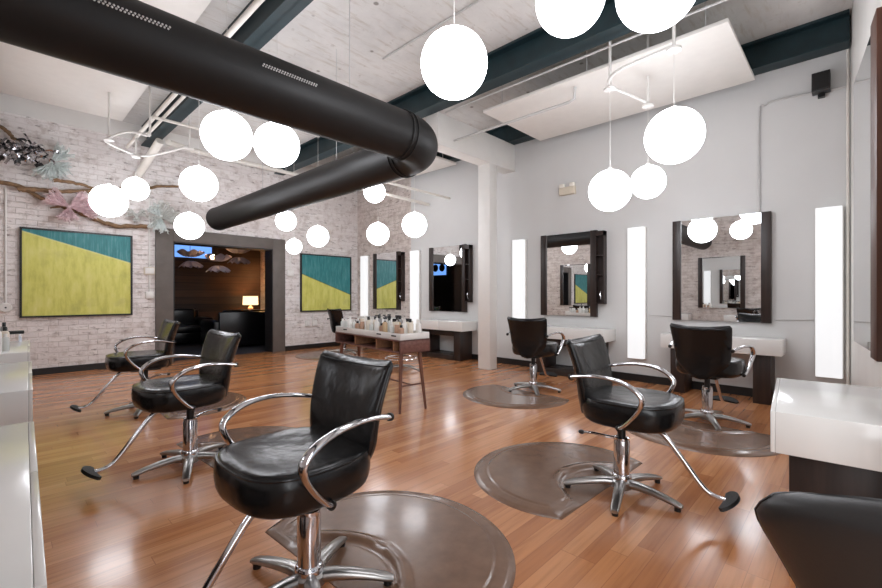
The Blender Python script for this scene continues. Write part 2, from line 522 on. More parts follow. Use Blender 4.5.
box('top', M['wengey'], (-.24, .24, -.24, .24, .66, .7), .004, t)
for sx in (-1, 1):
    for sy in (-1, 1): box('leg', M['wenge'], (sx * .2 - .02, sx * .2 + .02, sy * .2 - .02, sy * .2 + .02, -.002, .66), 0, t)
t = thing('table_lamp', 'lit table lamp with cream drum shade in the dark back room', 'lamp', (4.95, 12.1, .7))
MB().lathe([(.07, 0), (.08, .02), (.03, .05), (.065, .1), (.07, .14), (.03, .19), (.012, .22), (.012, .27)], 20).done('base', M['ceramic'], t)
MB().lathe([(.2, .23), (.19, .47), (.185, .47), (.195, .23)], 28).done('lamp_shade', M['shade'], t)
MB().sphere((0, 0, .33), .035, 12, 8).done('bulb', M['warm'], t)

def ruffle(m, c, r, n, seed, drop=.5):
    rnd = random.Random(seed)
    ph = rnd.random() * 6
    def f(u, v):
        a = 2 * PI * u
        rr = r * (.15 + .85 * v) * (1 + .18 * v * math.sin(n * a + ph))
        return (c[0] + rr * math.cos(a), c[1] + rr * math.sin(a), c[2] - r * drop * v * v + .12 * r * v * math.cos(n * a * 1.5 + ph))
    m.grid(f, 48, 8)
for nm, lab, loc, lit in (('glass_pendant', 'ruffled glass pendant lamp glowing warm inside the doorway', (3.58, 10.6, 1.88), True),
                          ('glass_pendant', 'ruffled blue-white glass pendant, right of the glowing one in the doorway', (4.12, 10.8, 2.12), False),
                          ('glass_pendant', 'grey ruffled glass pendant hanging below the blue window strip', (3.2, 11.25, 2.0), False)):
    t = thing(nm, lab, 'pendant lamp', loc)
    m = MB(); ruffle(m, (0, 0, .1), .26, 5, 3 + len(lab), -.5); ruffle(m, (.02, 0, .0), .22, 6, 5, .6)
    m.done('glass_ruffle', M['iceglass'], t, recalc=False)
    MB().tube([(0, 0, .1), (0, 0, 3.0 - loc[2])], .006, 8).done('cord', M['plastic'], t)
    if lit:
        MB().sphere((-.12, -.04, .2), .05, 14, 10).done('bulb', M['warm'], t)
t = thing('wall_lamp', 'small round wall lamp on the pale wall inside the doorway', 'wall lamp', (5.4, 11.9, 1.78), R(180))
MB().lathe([(.05, 0), (.05, .01)], 16).done('plate', M['bwhite'], t).rotation_euler = (0, R(90), 0)
MB().sphere((.06, 0, 0), .05, 14, 10).done('bulb', M['warm'], t)
t = thing('lit_wall_panel', 'blue lit panel with two dark round openings, seen in the mirror by the column', 'panel', (0, 11.95, 2.0))
box('panel', M['blue'], (0, .03, -.38, .38, 0, .55), 0, t)
for sy in (-1, 1):
    MB().lathe([(.15, 0), (.15, .012), (.11, .02)], 24).done('round_opening', M['dark'], t)
    o = t.children[-1]; o.rotation_euler = (0, R(90), 0); o.location = (.03, sy * .18, .28)

# ------------------------------------------------------------------ styling stations, mirrors, light panels
def station(label, loc, phi, w=1.2, d=.42, bottom=True, nd=2):
    t = thing('styling_station', label, 'salon station', loc, phi, None)
    z0, z1 = .545, .717
    box('counter', M['lam'], (.003, d - .016, -w / 2, w / 2, z0, z1), .004, t)
    for i in range(nd):
        a = -w / 2 + i * w / nd; b = a + w / nd
        box('drawer', M['lam'], (d - .016, d, a + .002, b - .002, z0, z1), .003, t)
    for sy in (-1, 1):
        y = sy * (w / 2 - .18)
        box('side_panel', M['wenge'], (.02, d - .06, y - .08, y + .08, 0, z0), .003, t)
    if bottom:
        box('bottom_shelf', M['wengey'], (.02, d - .05, -w / 2 + .26, w / 2 - .26, 0, .09), .003, t)
        box('rail', M['wengey'], (.05, d - .09, -w / 2 + .26, w / 2 - .26, .44, z0), .003, t)
    return t


def mirror(label, loc, phi, w, z0=.881, z1=2.157, shelf=False, st=.095, frame=None):
    fm = frame or M['wenge']
    t = thing('wall_mirror', label, 'mirror', (loc[0], loc[1], z0), phi)
    h = z1 - z0
    box('backing', fm, (.0, .03, -w / 2 + st * .5, w / 2 - st * .5, .01, h - .01), 0, t)
    box('mirror_glass', M['mirror'], (.03, .04, -w / 2 + st, w / 2 - st, 0, h), .0, t)
    for sy in (-1, 1):
        y = sy * (w / 2 - st / 2)
        box('frame_post', fm, (0, .062, y - st / 2, y + st / 2, -.004, h + .004), .003, t)
    if shelf:
        y0, y1 = w / 2, w / 2 + .13
        a, b = .19, h - .02
        m = MB()
        m.box(0, .012, y0, y1, a, b).box(0, .1, y1 - .014, y1, a, b).box(0, .1, y0, y0 + .012, a, b).box(0, .1, y0, y1, b - .07, b).box(0, .1, y0, y1, a, a + .014)
        sh = m.done('side_shelf', fm, t)
        for z in (a + .42, a + .7): box('shelf_board', fm, (.0, .095, y0 + .012, y1 - .014, z, z + .014), 0, sh)
        MB().tube([(.07, y0 + .07, a + .18), (.09, y0 + .07, a + .14), (.09, y0 + .08, a + .09), (.07, y0 + .07, a + .06)], .008, 8).done('holder_ring', M['chrome'], sh)
    return t


station('white styling counter below the mirror nearest the right corner', (XR, 1.15, 0), PI, bottom=False)
station('white styling counter below the second mirror, just right of the column', (XR, 3.07, 0), PI)
station('white styling counter with open dark base, left of the white column', (XR, 5.64, 0), PI)
station('white styling counter below the far corner mirror', (XR, 7.6, 0), PI)
mirror('wall mirror with two dark posts above the chair in front of the right corner', (XR, 1.195), PI, 1.03)
mirror('wall mirror with dark posts between two light panels, just right of the column', (XR, 3.2), PI, .93, shelf=True)
mirror('wall mirror with side shelf, left of the white column, above the open dark base', (XR, 5.76), PI, .98, shelf=True)
mirror('wall mirror on brick in the far corner reflecting the smaller painting', (XR, 7.65), PI, .93, shelf=True)

def light_panel(label, y, w=.21):
    t = thing('wall_light', label, 'wall light', (XR, y, .33), PI, None)
    box('housing', M['bwhite'], (0, .05, -w / 2 - .008, w / 2 + .008, -.008, 1.808), .003, t)
    box('diffuser', M['panel'], (.05, .12, -w / 2, w / 2, 0, 1.8), .004, t)
light_panel('tall vertical white light panel nearest the right corner', .19)
light_panel('tall vertical white light panel between the two mirrors right of the column', 2.16)
light_panel('tall vertical white light panel just right of the column', 4.07)
light_panel('tall vertical white light panel mostly hidden behind the white column', 4.72)
light_panel('tall vertical white light panel where the brick meets the grey wall', 6.66)
light_panel('tall vertical white light panel in the far brick corner', 8.43)

# wing wall by the camera
WPHI = math.atan2(WA.y - WB.y, WA.x - WB.x) + PI / 2
def on_wing(x): return (x, WB.y + (x - WB.x) * (WA.y - WB.y) / (WA.x - WB.x))
p = on_wing(2.745)
st = station('white styling counter at the right edge, behind the nearest cut-off black chair', (p[0], p[1], 0), WPHI + R(1.7), w=.93, d=.44, nd=1)
MP = R(95.5)
t = thing('wall_mirror', 'tall mirror with one dark reddish post at the right edge, seen almost edge-on', 'mirror', (3.5, -.075, .9), MP)
box('backing', M['white'], (-.025, .024, -.42, .44, .01, 1.68), 0, t)
box('mirror_glass', M['mirror'], (.024, .034, -.43, .38, 0, 1.69), 0, t)
box('frame_post', M['redwood'], (-.03, .05, .38, .56, -.02, 1.68), .003, t)
# station wall on the left
for y, lb, d, rz in ((1.635, 'white styling counter filling the lower left corner', .405, -2.0), (3.7, 'white styling counter at the left edge, second from the lower left corner', .486, -2.35), (5.72, 'white styling counter at the left edge, farthest, nearest the brick wall', .563, -2.4)):
    station(lb, (XW, y, 0), R(rz), w=1.3, d=d)
for y, lb in ((2.4, 'wall mirror on the station wall above the nearest left counter'), (4.35, 'wall mirror on the station wall above the second left counter'), (6.3, 'wall mirror on the station wall above the farthest left counter')):
    mirror(lb, (XW, y), 0, 1.0)

# ------------------------------------------------------------------ salon chairs
def sup(t, n): return math.copysign(abs(t) ** (2.0 / n), t)

def make_chair(lounge=False):
    t = thing('salon_chair', '', 'salon chair', (0, 0, 0), 0, None)
    L = M['satin'] if lounge else M['leather']
    # --- seat
    N = 64
    def ring(sc, z):
        out = []
        for i in range(N):
            a = 2 * PI * i / N
            c, s_ = math.cos(a), math.sin(a)
            n = 4.2 if c < 0 else 2.9
            x = .065 + .262 * sup(c, n) * sc
            y = .272 * sup(s_, n) * sc
            wf = 1 - .22 * max(0, -c)
            out.append((x, y * wf, z + .0 * (x - .07)))
        return out
    prof = [(.4, .45), (.78, .449), (.9, .455), (.955, .468), (.985, .489), (1.0, .518), (1.0, .552), (.99, .576), (.966, .590), (.94, .597), (.90, .601), (.8, .604), (.6, .601), (.35, .596), (.1, .594)]
    MB().rings([ring(s, z) for s, z in prof]).done('seat', L, t, 60)
    pr = ring(.968, .589)
    MB().tube(pr, .0055, 8, closed=True).done('piping', L, t.children[-1])
    # --- back
    rings = []
    K = 26
    for k in range(K + 1):
        v = k / K
        if v < .4: w = .115 + .113 * math.sin(v / .4 * PI / 2)
        else: w = .228 + .028 * (v - .4) / .6
        th = .046 - .006 * v
        if lounge:
            w = .11 + .19 * min(1, v / .88) ** 1.0
            if v > .8: w *= 1 - .14 * ((v - .8) / .2) ** 2.2
        e = 1.0
        if v > .93: e = math.sqrt(max(0, 1 - ((v - .93) / .07) ** 2)) * .85 + .15
        if v < .06: e = math.sqrt(max(0, 1 - ((.06 - v) / .06) ** 2)) * .8 + .2
        xc = -.190 - .02 * v - .072 * v * v + .02 * math.sin(v * PI)
        rr = []
        for i in range(40):
            a = 2 * PI * i / 40
            q = sup(math.cos(a), 3.6)
            y = w * q * (.93 + .07 * e)
            off = th * sup(math.sin(a), 2.4) * e
            wrap = .055 * q * q * (.5 + .5 * v)
            zz = .425 + v * .5 + ((.03 - .05 * q * q) if lounge else (.020 * q * q - .010)) * v ** 4 + .05 * q * q * (1 - v) ** 3
            rr.append((xc + off + wrap + .012 * (1 - q * q) * math.sin(v * PI) * (1 if math.sin(a) > 0 else 0), y, zz))
        rings.append(rr)
    bk = MB().rings(rings).done('backrest', L, t, 70)
    # welt where front and back panels meet
    def side(i):
        return [rings[k][i] for k in range(1, K)]
    wl = side(0) + [rings[K - 1][j] for j in range(1, 20)] + list(reversed(side(20)))
    MB().tube(wl, .0026, 6).done('welt', L, bk)
    # --- arms
    for sy in (() if lounge else (-1, 1)):
        pts = [(-.175, .256, .712), (-.08, .278, .732), (.02, .306, .742), (.12, .318, .733), (.195, .32, .705), (.24, .318, .662), (.234, .308, .612), (.195, .296, .55), (.145, .284, .495), (.11, .274, .468)]
        P = crom([(x - .03, sy * y, z) for x, y, z in pts], 6)
        n = len(P)
        rr = []
        for i in range(n):
            u = i / (n - 1)
            rr.append(.0105 + .0035 * math.exp(-((u - .55) / .22) ** 2))
        ar = MB().tube(P, rr, 12, ref=(0, 1, 0), flat=1.45).done('armrest', M['chrome'], t)
        for i, j in ((0, 1), (n - 1, n - 2)):
            d = (P[i] - P[j]).normalized()
            MB().tube([P[i] - d * .004, P[i] + d * .01, P[i] + d * .016], [.0165, .0165, .009], 12).done('arm_cap', M['plastic'], ar)
    # --- under the seat
    box('seat_plate', M['plastic'], (-.12, .14, -.11, .11, .425, .456), .006, t)
    MB().lathe([(.024, .29), (.024, .43)], 20).done('piston', M['plastic'], t)
    MB().lathe([(.046, .075), (.047, .31), (.044, .318), (.044, .335), (.03, .34)], 32).done('column', M['chrome'], t)
    MB().lathe([(.054, .082), (.058, .09), (.054, .112), (.048, .118)], 32).done('collar', M['chrome'], t)
    MB().lathe([(.05, .028), (.066, .04), (.066, .075), (.056, .086)], 32).done('base_hub', M['alu'], t)
    for k in range(5):
        a = R(-5 + 72 * k)
        d = Vector((math.cos(a), math.sin(a), 0)); sd = Vector((-d.y, d.x, 0))
        rg = []
        for q, (r, z, hw, hh) in enumerate(((.035, .062, .031, .024), (.1, .067, .03, .022), (.18, .06, .028, .019), (.26, .047, .026, .016), (.318, .034, .024, .013), (.34, .028, .019, .009))):
            c = d * r + Vector((0, 0, z))
            rg.append([c + sd * hw * sup(math.cos(2 * PI * j / 12), 3) + Vector((0, 0, hh * sup(math.sin(2 * PI * j / 12), 2.4))) for j in range(12)])
        lg = MB().rings(rg).done('base_leg', M['alu'], t, 50)
        cc = d * .315
        MB().lathe([(.017, 0), (.017, .022)], 14, (cc.x, cc.y, 0)).done('glide', M['plastic'], lg)
    # lever
    P = crom([(-.03, 0, .325), (-.08, -.04, .335), (-.15, -.06, .343), (-.215, -.07, .338)], 6)
    lv = MB().tube(P, [.012 - .003 * i / len(P) for i in range(len(P))], 10, ref=(0, 0, 1), flat=.8).done('lever', M['chrome'], t)
    MB().sphere((-.222, -.071, .338), .014, 12, 8, (1.5, 1, 1)).done('lever_tip', M['plastic'], lv)
    # footrest
    P = crom([(.05, 0, .436), (.17, 0, .432), (.235, 0, .4), (.33, 0, .285), (.41, 0, .18), (.455, 0, .137), (.5, 0, .122), (.535, 0, .12)], 6)
    fr = MB().tube(P, .0145, 12).done('footrest_tube', M['chrome'], t)
    m = MB()
    poly = [(-.036, -.11), (-.026, 0), (-.036, .11)] + [(-.03 + .074 * math.cos(b), .13 * math.sin(b)) for b in [R(80 - 16 * i) for i in range(11)]]
    m.prism(poly, -.008, .01)
    fp = m.done('foot_plate', M['rubber'], fr)
    fp.location = (.555, 0, .124); fp.rotation_euler = (0, R(-28), 0)
    return t

chair0 = make_chair()
CH = [
    ((.885, 1.59), 182, 'large black leather salon chair in the centre foreground'),
    ((.96, 3.37), 183, 'black leather salon chair in the left row, directly behind the foreground chair'),
    ((1.095, 5.32), 178, 'black leather salon chair in the left row, farthest, beside the doorway'),
    ((2.65, 1.02), -88, 'black leather salon chair seen from the side, footrest pointing right, centre right'),
    ((4.68, 1.0), -4, 'black leather salon chair seen from behind, facing the mirror by the right corner'),
    ((4.69, 2.9), 10, 'black leather salon chair seen from behind, just right of the column'),
    ((4.98, 7.56), 0, 'black salon chair in the far corner behind the bottle table'),
]
for i, (p, a, lb) in enumerate(CH):
    if i == 0:
        chair0.location = (*p, 0); chair0.rotation_euler = (0, 0, R(a)); chair0['label'] = lb
    else: dup(chair0, (*p, 0), R(a), lb)

lounge = make_chair(True)
lounge.name = 'armless_chair'
lounge.location = (1.055, -.18, 0); lounge.rotation_euler = (0, 0, R(0))
lounge['label'] = 'armless black chair, only its back showing, cut off at the lower right edge'

# ------------------------------------------------------------------ floor mats
def make_mat():
    cx, rx, ry, cut, rh = -.375, .6, .635, -.085, .33
    NA, NR = 150, 70
    def zt(e):
        pts = ((0, .001), (.004, .005), (.03, .0135), (.074, .0185), (.084, .0165), (.096, .0225), (9, .0225))
        for (a, za), (b, zb) in zip(pts[:-1], pts[1:]):
            if e <= b: return za + (zb - za) * (e - a) / (b - a)
        return .0215
    m = MB(); rg = []
    for i in range(NA):
        a = 2 * PI * i / NA
        ca, sa = math.cos(a), math.sin(a)
        rb = 1 / math.sqrt((ca / rx) ** 2 + (sa / ry) ** 2)
        if ca > 1e-4: rb = min(rb, (cut - cx) / ca)
        col = []
        for j in range(NR + 1):
            f = (j / NR) ** .7
            x, y = cx + rb * f * ca, rb * f * sa
            el = (1 - math.hypot((x - cx) / rx, y / ry)) * min(rx, ry)
            z = zt(max(0, min(el, (cut - x))))
            d = math.hypot(x, y)
            t = max(0, min(1, (d - rh) / .05)); t = t * t * (3 - 2 * t)
            z = min(z, .0045 + (z - .0045) * t) if z > .0045 else z
            z += .008 * math.exp(-((d - rh - .055) / .022) ** 2) * (1 if z > .015 else 0)
            col.append(m.bm.verts.new((x, y, z)))
        rg.append(col)
    for i in range(NA):
        a, b = rg[i], rg[(i + 1) % NA]
        for j in range(1, NR): m.bm.faces.new((a[j], a[j + 1], b[j + 1], b[j]))
    m.bm.faces.new([rg[i][1] for i in range(NA)])
    low = [m.bm.verts.new((rg[i][NR].co.x, rg[i][NR].co.y, 0)) for i in range(NA)]
    for i in range(NA): m.bm.faces.new((rg[i][NR], low[i], low[(i + 1) % NA], rg[(i + 1) % NA][NR]))
    return m.done('floor_mat', M['mat'], None, 40)
mat0 = make_mat()
for i, (k, rz, lb) in enumerate(((0, 182, 'round brown floor mat in the foreground behind the large centre chair'), (1, 183, 'round brown floor mat behind the second chair of the left row'),
                                 (3, -92, 'round brown floor mat with a notch, beside the side-on chair'), (4, 0, 'round brown floor mat under the chair facing the mirror by the right corner'),
                                 (5, -4, 'round brown floor mat under the chair just right of the column'), (6, 0, 'round brown floor mat in the far corner by the smaller painting'),
                                 (2, 178, 'round brown floor mat behind the farthest chair of the left row'))):
    o = mat0 if i == 0 else mat0.copy()
    if i: COL.objects.link(o)
    o.location = (*CH[k][0], 0); o.rotation_euler = (0, 0, R(rz))
    tag(o, lb, 'floor mat')

# ------------------------------------------------------------------ product table, tray, bottles
TB = thing('product_table', 'walnut table with open cubbies and splayed legs, holding the bottle tray', 'table', (2.835, 3.29, 0), R(-6.5))
TW, TL = .38, 1.46
m = MB()
z0, z1 = .605, .742
m.box(0, TW, 0, TL, z1 - .016, z1, .002).box(0, TW, 0, TL, z0, z0 + .014, .002).box(TW - .014, TW, 0, TL, z0, z1)
m.box(0, TW, 0, .018, z0, z1, .002).box(0, TW, TL - .018, TL, z0, z1, .002)
m.done('body', M['walnut'], TB)
for y in (.16, .5, .98): box('divider', M['walnutin'], (.02, TW - .014, y - .008, y + .008, z0 + .014, z1 - .016), 0, TB)
for x, y, dx, dy in ((.05, .06, -.05, -.05), (.28, .06, .05, -.05), (.05, TL - .1, -.05, .06), (.28, TL - .1, .05, .06)):
    MB().tube([(x, y, z0), (x + dx, y + dy, 0)], [.022, .013], 16).done('leg', M['walnutz'], TB)
MB().tube([(.027, .037, .27), (.303, .037, .27)], .009, 8).done('stretcher', M['walnutz'], TB)
MB().tube([(.027, TL - .073, .27), (.303, TL - .073, .27)], .009, 8).done('stretcher', M['walnutz'], TB)
MB().tube([(.165, .037, .27), (.165, TL - .073, .27)], .009, 8).done('stretcher', M['walnutz'], TB)

TR = thing('product_tray', 'long white tray on the walnut table, filled with bottles', 'tray', (2.835, 3.29, .742), R(-6.5))
m = MB()
m.box(.005, TW - .005, .005, TL - .005, 0, .01).box(.005, .017, .005, TL - .005, 0, .066, .002).box(TW - .017, TW - .005, .005, TL - .005, 0, .066, .002)
m.box(.017, TW - .017, .005, .017, 0, .066, .002).box(.017, TW - .017, TL - .017, TL - .005, 0, .066, .002)
m.done('tray_body', M['lam'], TR)
for y in (.13, .42, 1.2): box('finger_slot', M['plastic'], (.0035, .006, y - .045, y + .045, .03, .044), 0, TR)

BM = {}
for nm, c, r in (('amber', (196, 168, 132), .25), ('cream', (222, 212, 196), .3), ('clear', (206, 208, 204), .12), ('grey', (150, 150, 150), .25), ('white', (232, 230, 226), .3), ('tan', (176, 140, 116), .3), ('black', (24, 24, 26), .3)):
    BM[nm] = plain('bottle_' + nm, c, r, var=.04)
def make_bottle(kind, colr, capc, h, r):
    t = thing('bottle', '', 'bottle', (0, 0, 0))
    if kind == 'pump':
        MB().lathe([(r * .94, 0), (r, .006), (r, h * .66), (r * .8, h * .73), (r * .4, h * .76)], 16).done('body', BM[colr], t)
        MB().lathe([(r * .42, h * .755), (r * .42, h * .82), (.004, h * .825), (.004, h * .95)], 12).box(-.03, .008, -.007, .007, h * .93, h * .98).done('pump_cap', BM[capc], t)
    elif kind == 'spray':
        MB().lathe([(r * .9, 0), (r, .01), (r, h * .5), (r * .45, h * .7), (r * .4, h * .76)], 16).done('body', BM[colr], t)
        MB().box(-.045, .015, -.011, .011, h * .86, h, .004).lathe([(r * .45, h * .75), (r * .4, h * .88)], 12).box(-.03, -.022, -.005, .005, h * .72, h * .88).done('trigger_cap', BM[capc], t)
    elif kind == 'tube':
        MB().lathe([(r * .95, .03), (r, .04), (r, h * .8), (r * .9, h * .82)], 16).done('body', BM[colr], t)
        m = MB().lathe([(r * .7, 0), (r * .75, .03)], 16); m.lathe([(r * .92, h * .82), (r * .9, h)], 16); m.done('cap', BM[capc], t)
    else:
        MB().lathe([(r * .93, 0), (r, .006), (r, h * .72), (r * .75, h * .79), (r * .42, h * .82)], 16).done('body', BM[colr], t)
        MB().lathe([(r * .5, h * .81), (r * .5, h * .985), (r * .42, h)], 14).done('cap', BM[capc], t)
    return t
KINDS = [('pump', 'amber', 'black', .21, .028), ('plain', 'cream', 'black', .2, .03), ('plain', 'white', 'white', .19, .03), ('spray', 'clear', 'black', .22, .03),
         ('plain', 'grey', 'black', .22, .027), ('tube', 'tan', 'cream', .17, .026), ('pump', 'white', 'black', .23, .031), ('plain', 'clear', 'white', .15, .026),
         ('tube', 'cream', 'black', .19, .025), ('plain', 'tan', 'black', .14, .03)]
DESC = ['amber pump bottle with black pump', 'cream bottle with black cap', 'white bottle with white cap', 'clear spray bottle with black trigger', 'slim grey bottle with black cap',
        'tan tube bottle', 'white pump bottle with black pump', 'short clear bottle with white cap', 'cream tube bottle with black cap', 'short tan bottle with black cap']
ORD = ['first', 'second', 'third', 'fourth', 'fifth', 'sixth', 'seventh', 'eighth', 'ninth', 'tenth', 'eleventh', 'twelfth', 'thirteenth', 'fourteenth', 'fifteenth', 'sixteenth', 'seventeenth', 'eighteenth']
protos = {}
cT, sT = math.cos(R(-6.5)), math.sin(R(-6.5))
def put_bottle(k, loc, rz, label, group):
    if k not in protos:
        b = make_bottle(*KINDS[k]); protos[k] = b
        b.location = loc; b.rotation_euler = (0, 0, rz); b['label'] = label; b['group'] = group
    else: dup(protos[k], loc, rz, label, group)
rows = [(.07, 'front', [9, 5, 7, 0, 9, 2, 7, 1, 5, 9, 7, 2, 7, 7]), (.175, 'middle', [1, 2, 0, 8, 3, 6, 4, 1, 7, 2, 7, 7, 9, 7]), (.285, 'back', [2, 5, 8, 4, 3, 6, 1, 4, 0, 7, 2, 7, 7])]
for x, rn, ks in rows:
    for i, k in enumerate(ks):
        y = .075 + i * (TL - .15) / (len(ks) - 1) + random.uniform(-.012, .012)
        xx = x + random.uniform(-.016, .016)
        w = (2.835 + xx * cT - y * sT, 3.29 + xx * sT + y * cT, .7521)
        put_bottle(k, w, random.uniform(-2, 2), '%s, %s row of tray, %s from column end' % (DESC[k], rn, ORD[i]), 'bottles in the white tray')
for i, k in enumerate([2, 7, 6, 1, 2, 9, 7, 4]):
    put_bottle(k, (.02 + .05 * (i % 2), 5.15 + .11 * i, .7172), 0, '%s on farthest left counter, %s from near end' % (DESC[k], ORD[i]), 'bottles on the left counter')
t = thing('iron_holder', 'black and chrome tool rest standing on the farthest left counter', 'tool holder', (.09, 6.2, .717))
box('rest_bar', M['plastic'], (-.2, .13, -.04, .04, .085, .118), .008, t)
for x in (-.15, .1): box('leg', M['chrome'], (x - .012, x + .012, -.03, .03, 0, .086), 0, t)

# stool behind the table
t = thing('stool', 'low black stool on a chrome star base behind the bottle table', 'stool', (4.5, 5.2, 0))
MB().lathe([(.14, .42), (.185, .43), (.19, .46), (.17, .48), (.05, .484)], 28).done('seat', M['leather'], t)
MB().lathe([(.03, .07), (.03, .42)], 16).done('column', M['chrome'], t)
MB().tube([(.25 * math.cos(2 * PI * i / 36), .25 * math.sin(2 * PI * i / 36), .2) for i in range(36)], .011, 8, closed=True).done('foot_ring', M['chrome'], t)
for a in (0, 120, 240): MB().tube([(0, 0, .2), (.25 * math.cos(R(a)), .25 * math.sin(R(a)), .2)], .007, 8).done('ring_spoke', M['chrome'], t)
for k in range(5):
    a = R(72 * k + 10)
    MB().tube([(0, 0, .07), (.15 * math.cos(a), .15 * math.sin(a), .06), (.31 * math.cos(a), .31 * math.sin(a), .014)], [.02, .018, .013], 10).done('base_leg', M['alu'], t)

# ------------------------------------------------------------------ paintings
def painting(label, x0, x1, z0, z1, a, b, flip):
    w, h = x1 - x0, z1 - z0
    t = thing('painting', label, 'painting', ((x0 + x1) / 2, YL, z0))
    cv = box('canvas', mat_canvas('painted_canvas' + ('_small' if flip else ''), a, b, flip), (-w / 2 + .02, w / 2 - .02, -.035, -.005, .02, h - .02), 0, t)
    m = MB(); q = .026
    m.box(-w / 2, -w / 2 + q, -.05, 0, 0, h).box(w / 2 - q, w / 2, -.05, 0, 0, h).box(-w / 2 + q, w / 2 - q, -.05, 0, 0, q).box(-w / 2 + q, w / 2 - q, -.05, 0, h - q, h)
    m.done('frame', M['frame'], t)
painting('large yellow and teal abstract painting left of the doorway', .262, 1.624, .865, 2.2, .97, .655, False)
painting('smaller teal and yellow abstract painting in the far corner', 4.683, 5.997, .83, 2.12, .66, .29, True)

# ------------------------------------------------------------------ duct
def duct():
    r, zz, q = .2, 2.57, .36
    X0 = Y0 = 2.8
    t = thing('air_duct', 'large round black air duct bending under the ceiling', 'duct', (X0, Y0, zz))
    MB().tube([(XW - X0, 0, 0), (-q, 0, 0)], r, 48).done('duct_section', M['duct'], t)
    MB().tube([(0, q, 0), (0, 8.25 - Y0, 0)], r, 48).done('duct_section', M['duct'], t)
    P = [(-q + q * math.sin(R(a)), q - q * math.cos(R(a)), 0) for a in range(0, 91, 6)]
    MB().tube(P, r * 1.004, 48, ref=(0, 0, 1)).done('elbow', M['duct'], t, 50)
    def hoop(c, ax, rr=.206):
        n = 48
        if ax == 'x': P = [(c[0], c[1] + rr * math.cos(2 * PI * i / n), rr * math.sin(2 * PI * i / n)) for i in range(n)]
        else: P = [(c[0] + rr * math.cos(2 * PI * i / n), c[1], rr * math.sin(2 * PI * i / n)) for i in range(n)]
        MB().tube(P, .0055, 8, closed=True).done('joint_band', M['duct'], t)
    hoop((-q, 0), 'x'); hoop((-q - .05, 0), 'x'); hoop((0, q), 'y'); hoop((0, q + .05), 'y'); hoop((0, 8.24 - Y0), 'y', .201)
    # perforated air slots along the flank
    for x in (-2.52, -1.66):
        m = MB()
        for i in range(22):
            xx = x + i * .017
            a = R(118)
            for s_ in (0, 1):
                aa = R(171 - s_ * 4)
                m.sphere((xx + s_ * .008, r * 1.001 * math.cos(aa), r * 1.001 * math.sin(aa)), .006, 6, 4)
        o = m.done('air_slots', M['gpipe'], t)
    for x, y in ((-2.4, 0), (-.9, 0), (0, 1.6), (0, 3.6)):
        MB().tube([(x, y, r), (x, y, ZC - zz)], .004, 6).done('hanger_wire', M['gpipe'], t)
duct()

# ------------------------------------------------------------------ globes
GL = [ # x,y,z,diameter,top of cord, label
    ]
CX, SX, F, V0, CAMZ = math.cos(R(43.842)), math.sin(R(43.842)), 429.7, 295.1, 1.2
def globe(x, y, z, dia, ztop, label, grp):
    t = thing('globe_pendant', label, 'pendant lamp', (x, y, z), 0, None)
    t['group'] = grp
    MB().sphere((0, 0, 0), dia * .475, 40, 24).done('globe', M['globe'], t)
    MB().lathe([(.022, dia * .475 - .006), (.022, dia * .475 + .02), (.006, dia * .475 + .03)], 14).done('cord_grip', M['cord'], t)
    MB().tube([(0, 0, dia * .475 + .02), (0, 0, ztop - z)], .003, 8).done('cord', M['cord'], t)
    MB().lathe([(.03, ztop - z - .03), (.06, ztop - z - .02), (.06, ztop - z - .001)], 20).done('canopy', M['bwhite'], t)
TRZ = 3.3
GLOBES = [
    (1.826, 1.65, 2.523, 0.4, 4.1, 'globe pendant alone at top centre, right of the duct bend', 'globes over the centre'),
    (2.323, 1.19, 2.923, 0.413, 4.1, 'globe cut off by the top edge, left one of the two', 'globes over the centre'),
    (2.246, 0.693, 2.701, 0.4, 4.1, 'largest globe, cut off by the top edge, right one of the two', 'globes over the centre'),
    (4.014, 1.104, 2.555, 0.485, 3.3, 'biggest and highest globe of the three below the white ceiling board', 'globes by the mirrors'),
    (4.332, 1.783, 2.261, 0.436, 3.3, 'lowest globe of the three below the white ceiling board', 'globes by the mirrors'),
    (5.011, 1.64, 2.45, 0.381, 3.3, 'smallest globe of the three below the white ceiling board', 'globes by the mirrors'),
    (1.468, 4.102, 2.644, 0.453, 4.1, 'big globe directly under the duct, left of a touching pair', 'globes under the duct'),
    (1.965, 4.162, 2.702, 0.455, 4.1, 'big globe directly under the duct, right of a touching pair', 'globes under the duct'),
    (1.077, 7.237, 2.468, 0.451, 3.3, 'globe in front of the branches, left of the doorway, largest on its rail', 'globes by the branches'),
    (1.492, 7.83, 2.805, 0.363, 3.3, 'small globe in front of the branches, touching a larger one', 'globes by the branches'),
    (1.656, 5.494, 2.493, 0.419, 4.1, 'globe left of the duct end, above the doorway casing', 'globes by the branches'),
    (1.933, 6.823, 2.184, 0.399, 3.3, 'globe just over the left top corner of the doorway casing', 'globes by the branches'),
    (3.488, 7.051, 2.476, 0.361, 4.1, 'small globe under the duct, right of the doorway, upper one', 'globes by the far corner'),
    (3.971, 7.703, 2.127, 0.305, 4.1, 'smallest globe, above the thermostat right of the doorway', 'globes by the far corner'),
    (4.079, 7.013, 2.264, 0.399, 4.1, 'small globe above the smaller painting', 'globes by the far corner'),
    (4.79, 6.273, 3.071, 0.408, 4.1, 'globe partly behind the lower duct run in the far corner', 'globes by the far corner'),
    (4.462, 5.749, 2.224, 0.393, 4.1, 'globe hanging in front of the far corner mirror top', 'globes by the far corner'),
    (4.478, 4.865, 2.277, 0.399, 4.1, 'globe hanging above the mirror left of the column', 'globes by the far corner'),
]
for g in GLOBES: globe(*g)

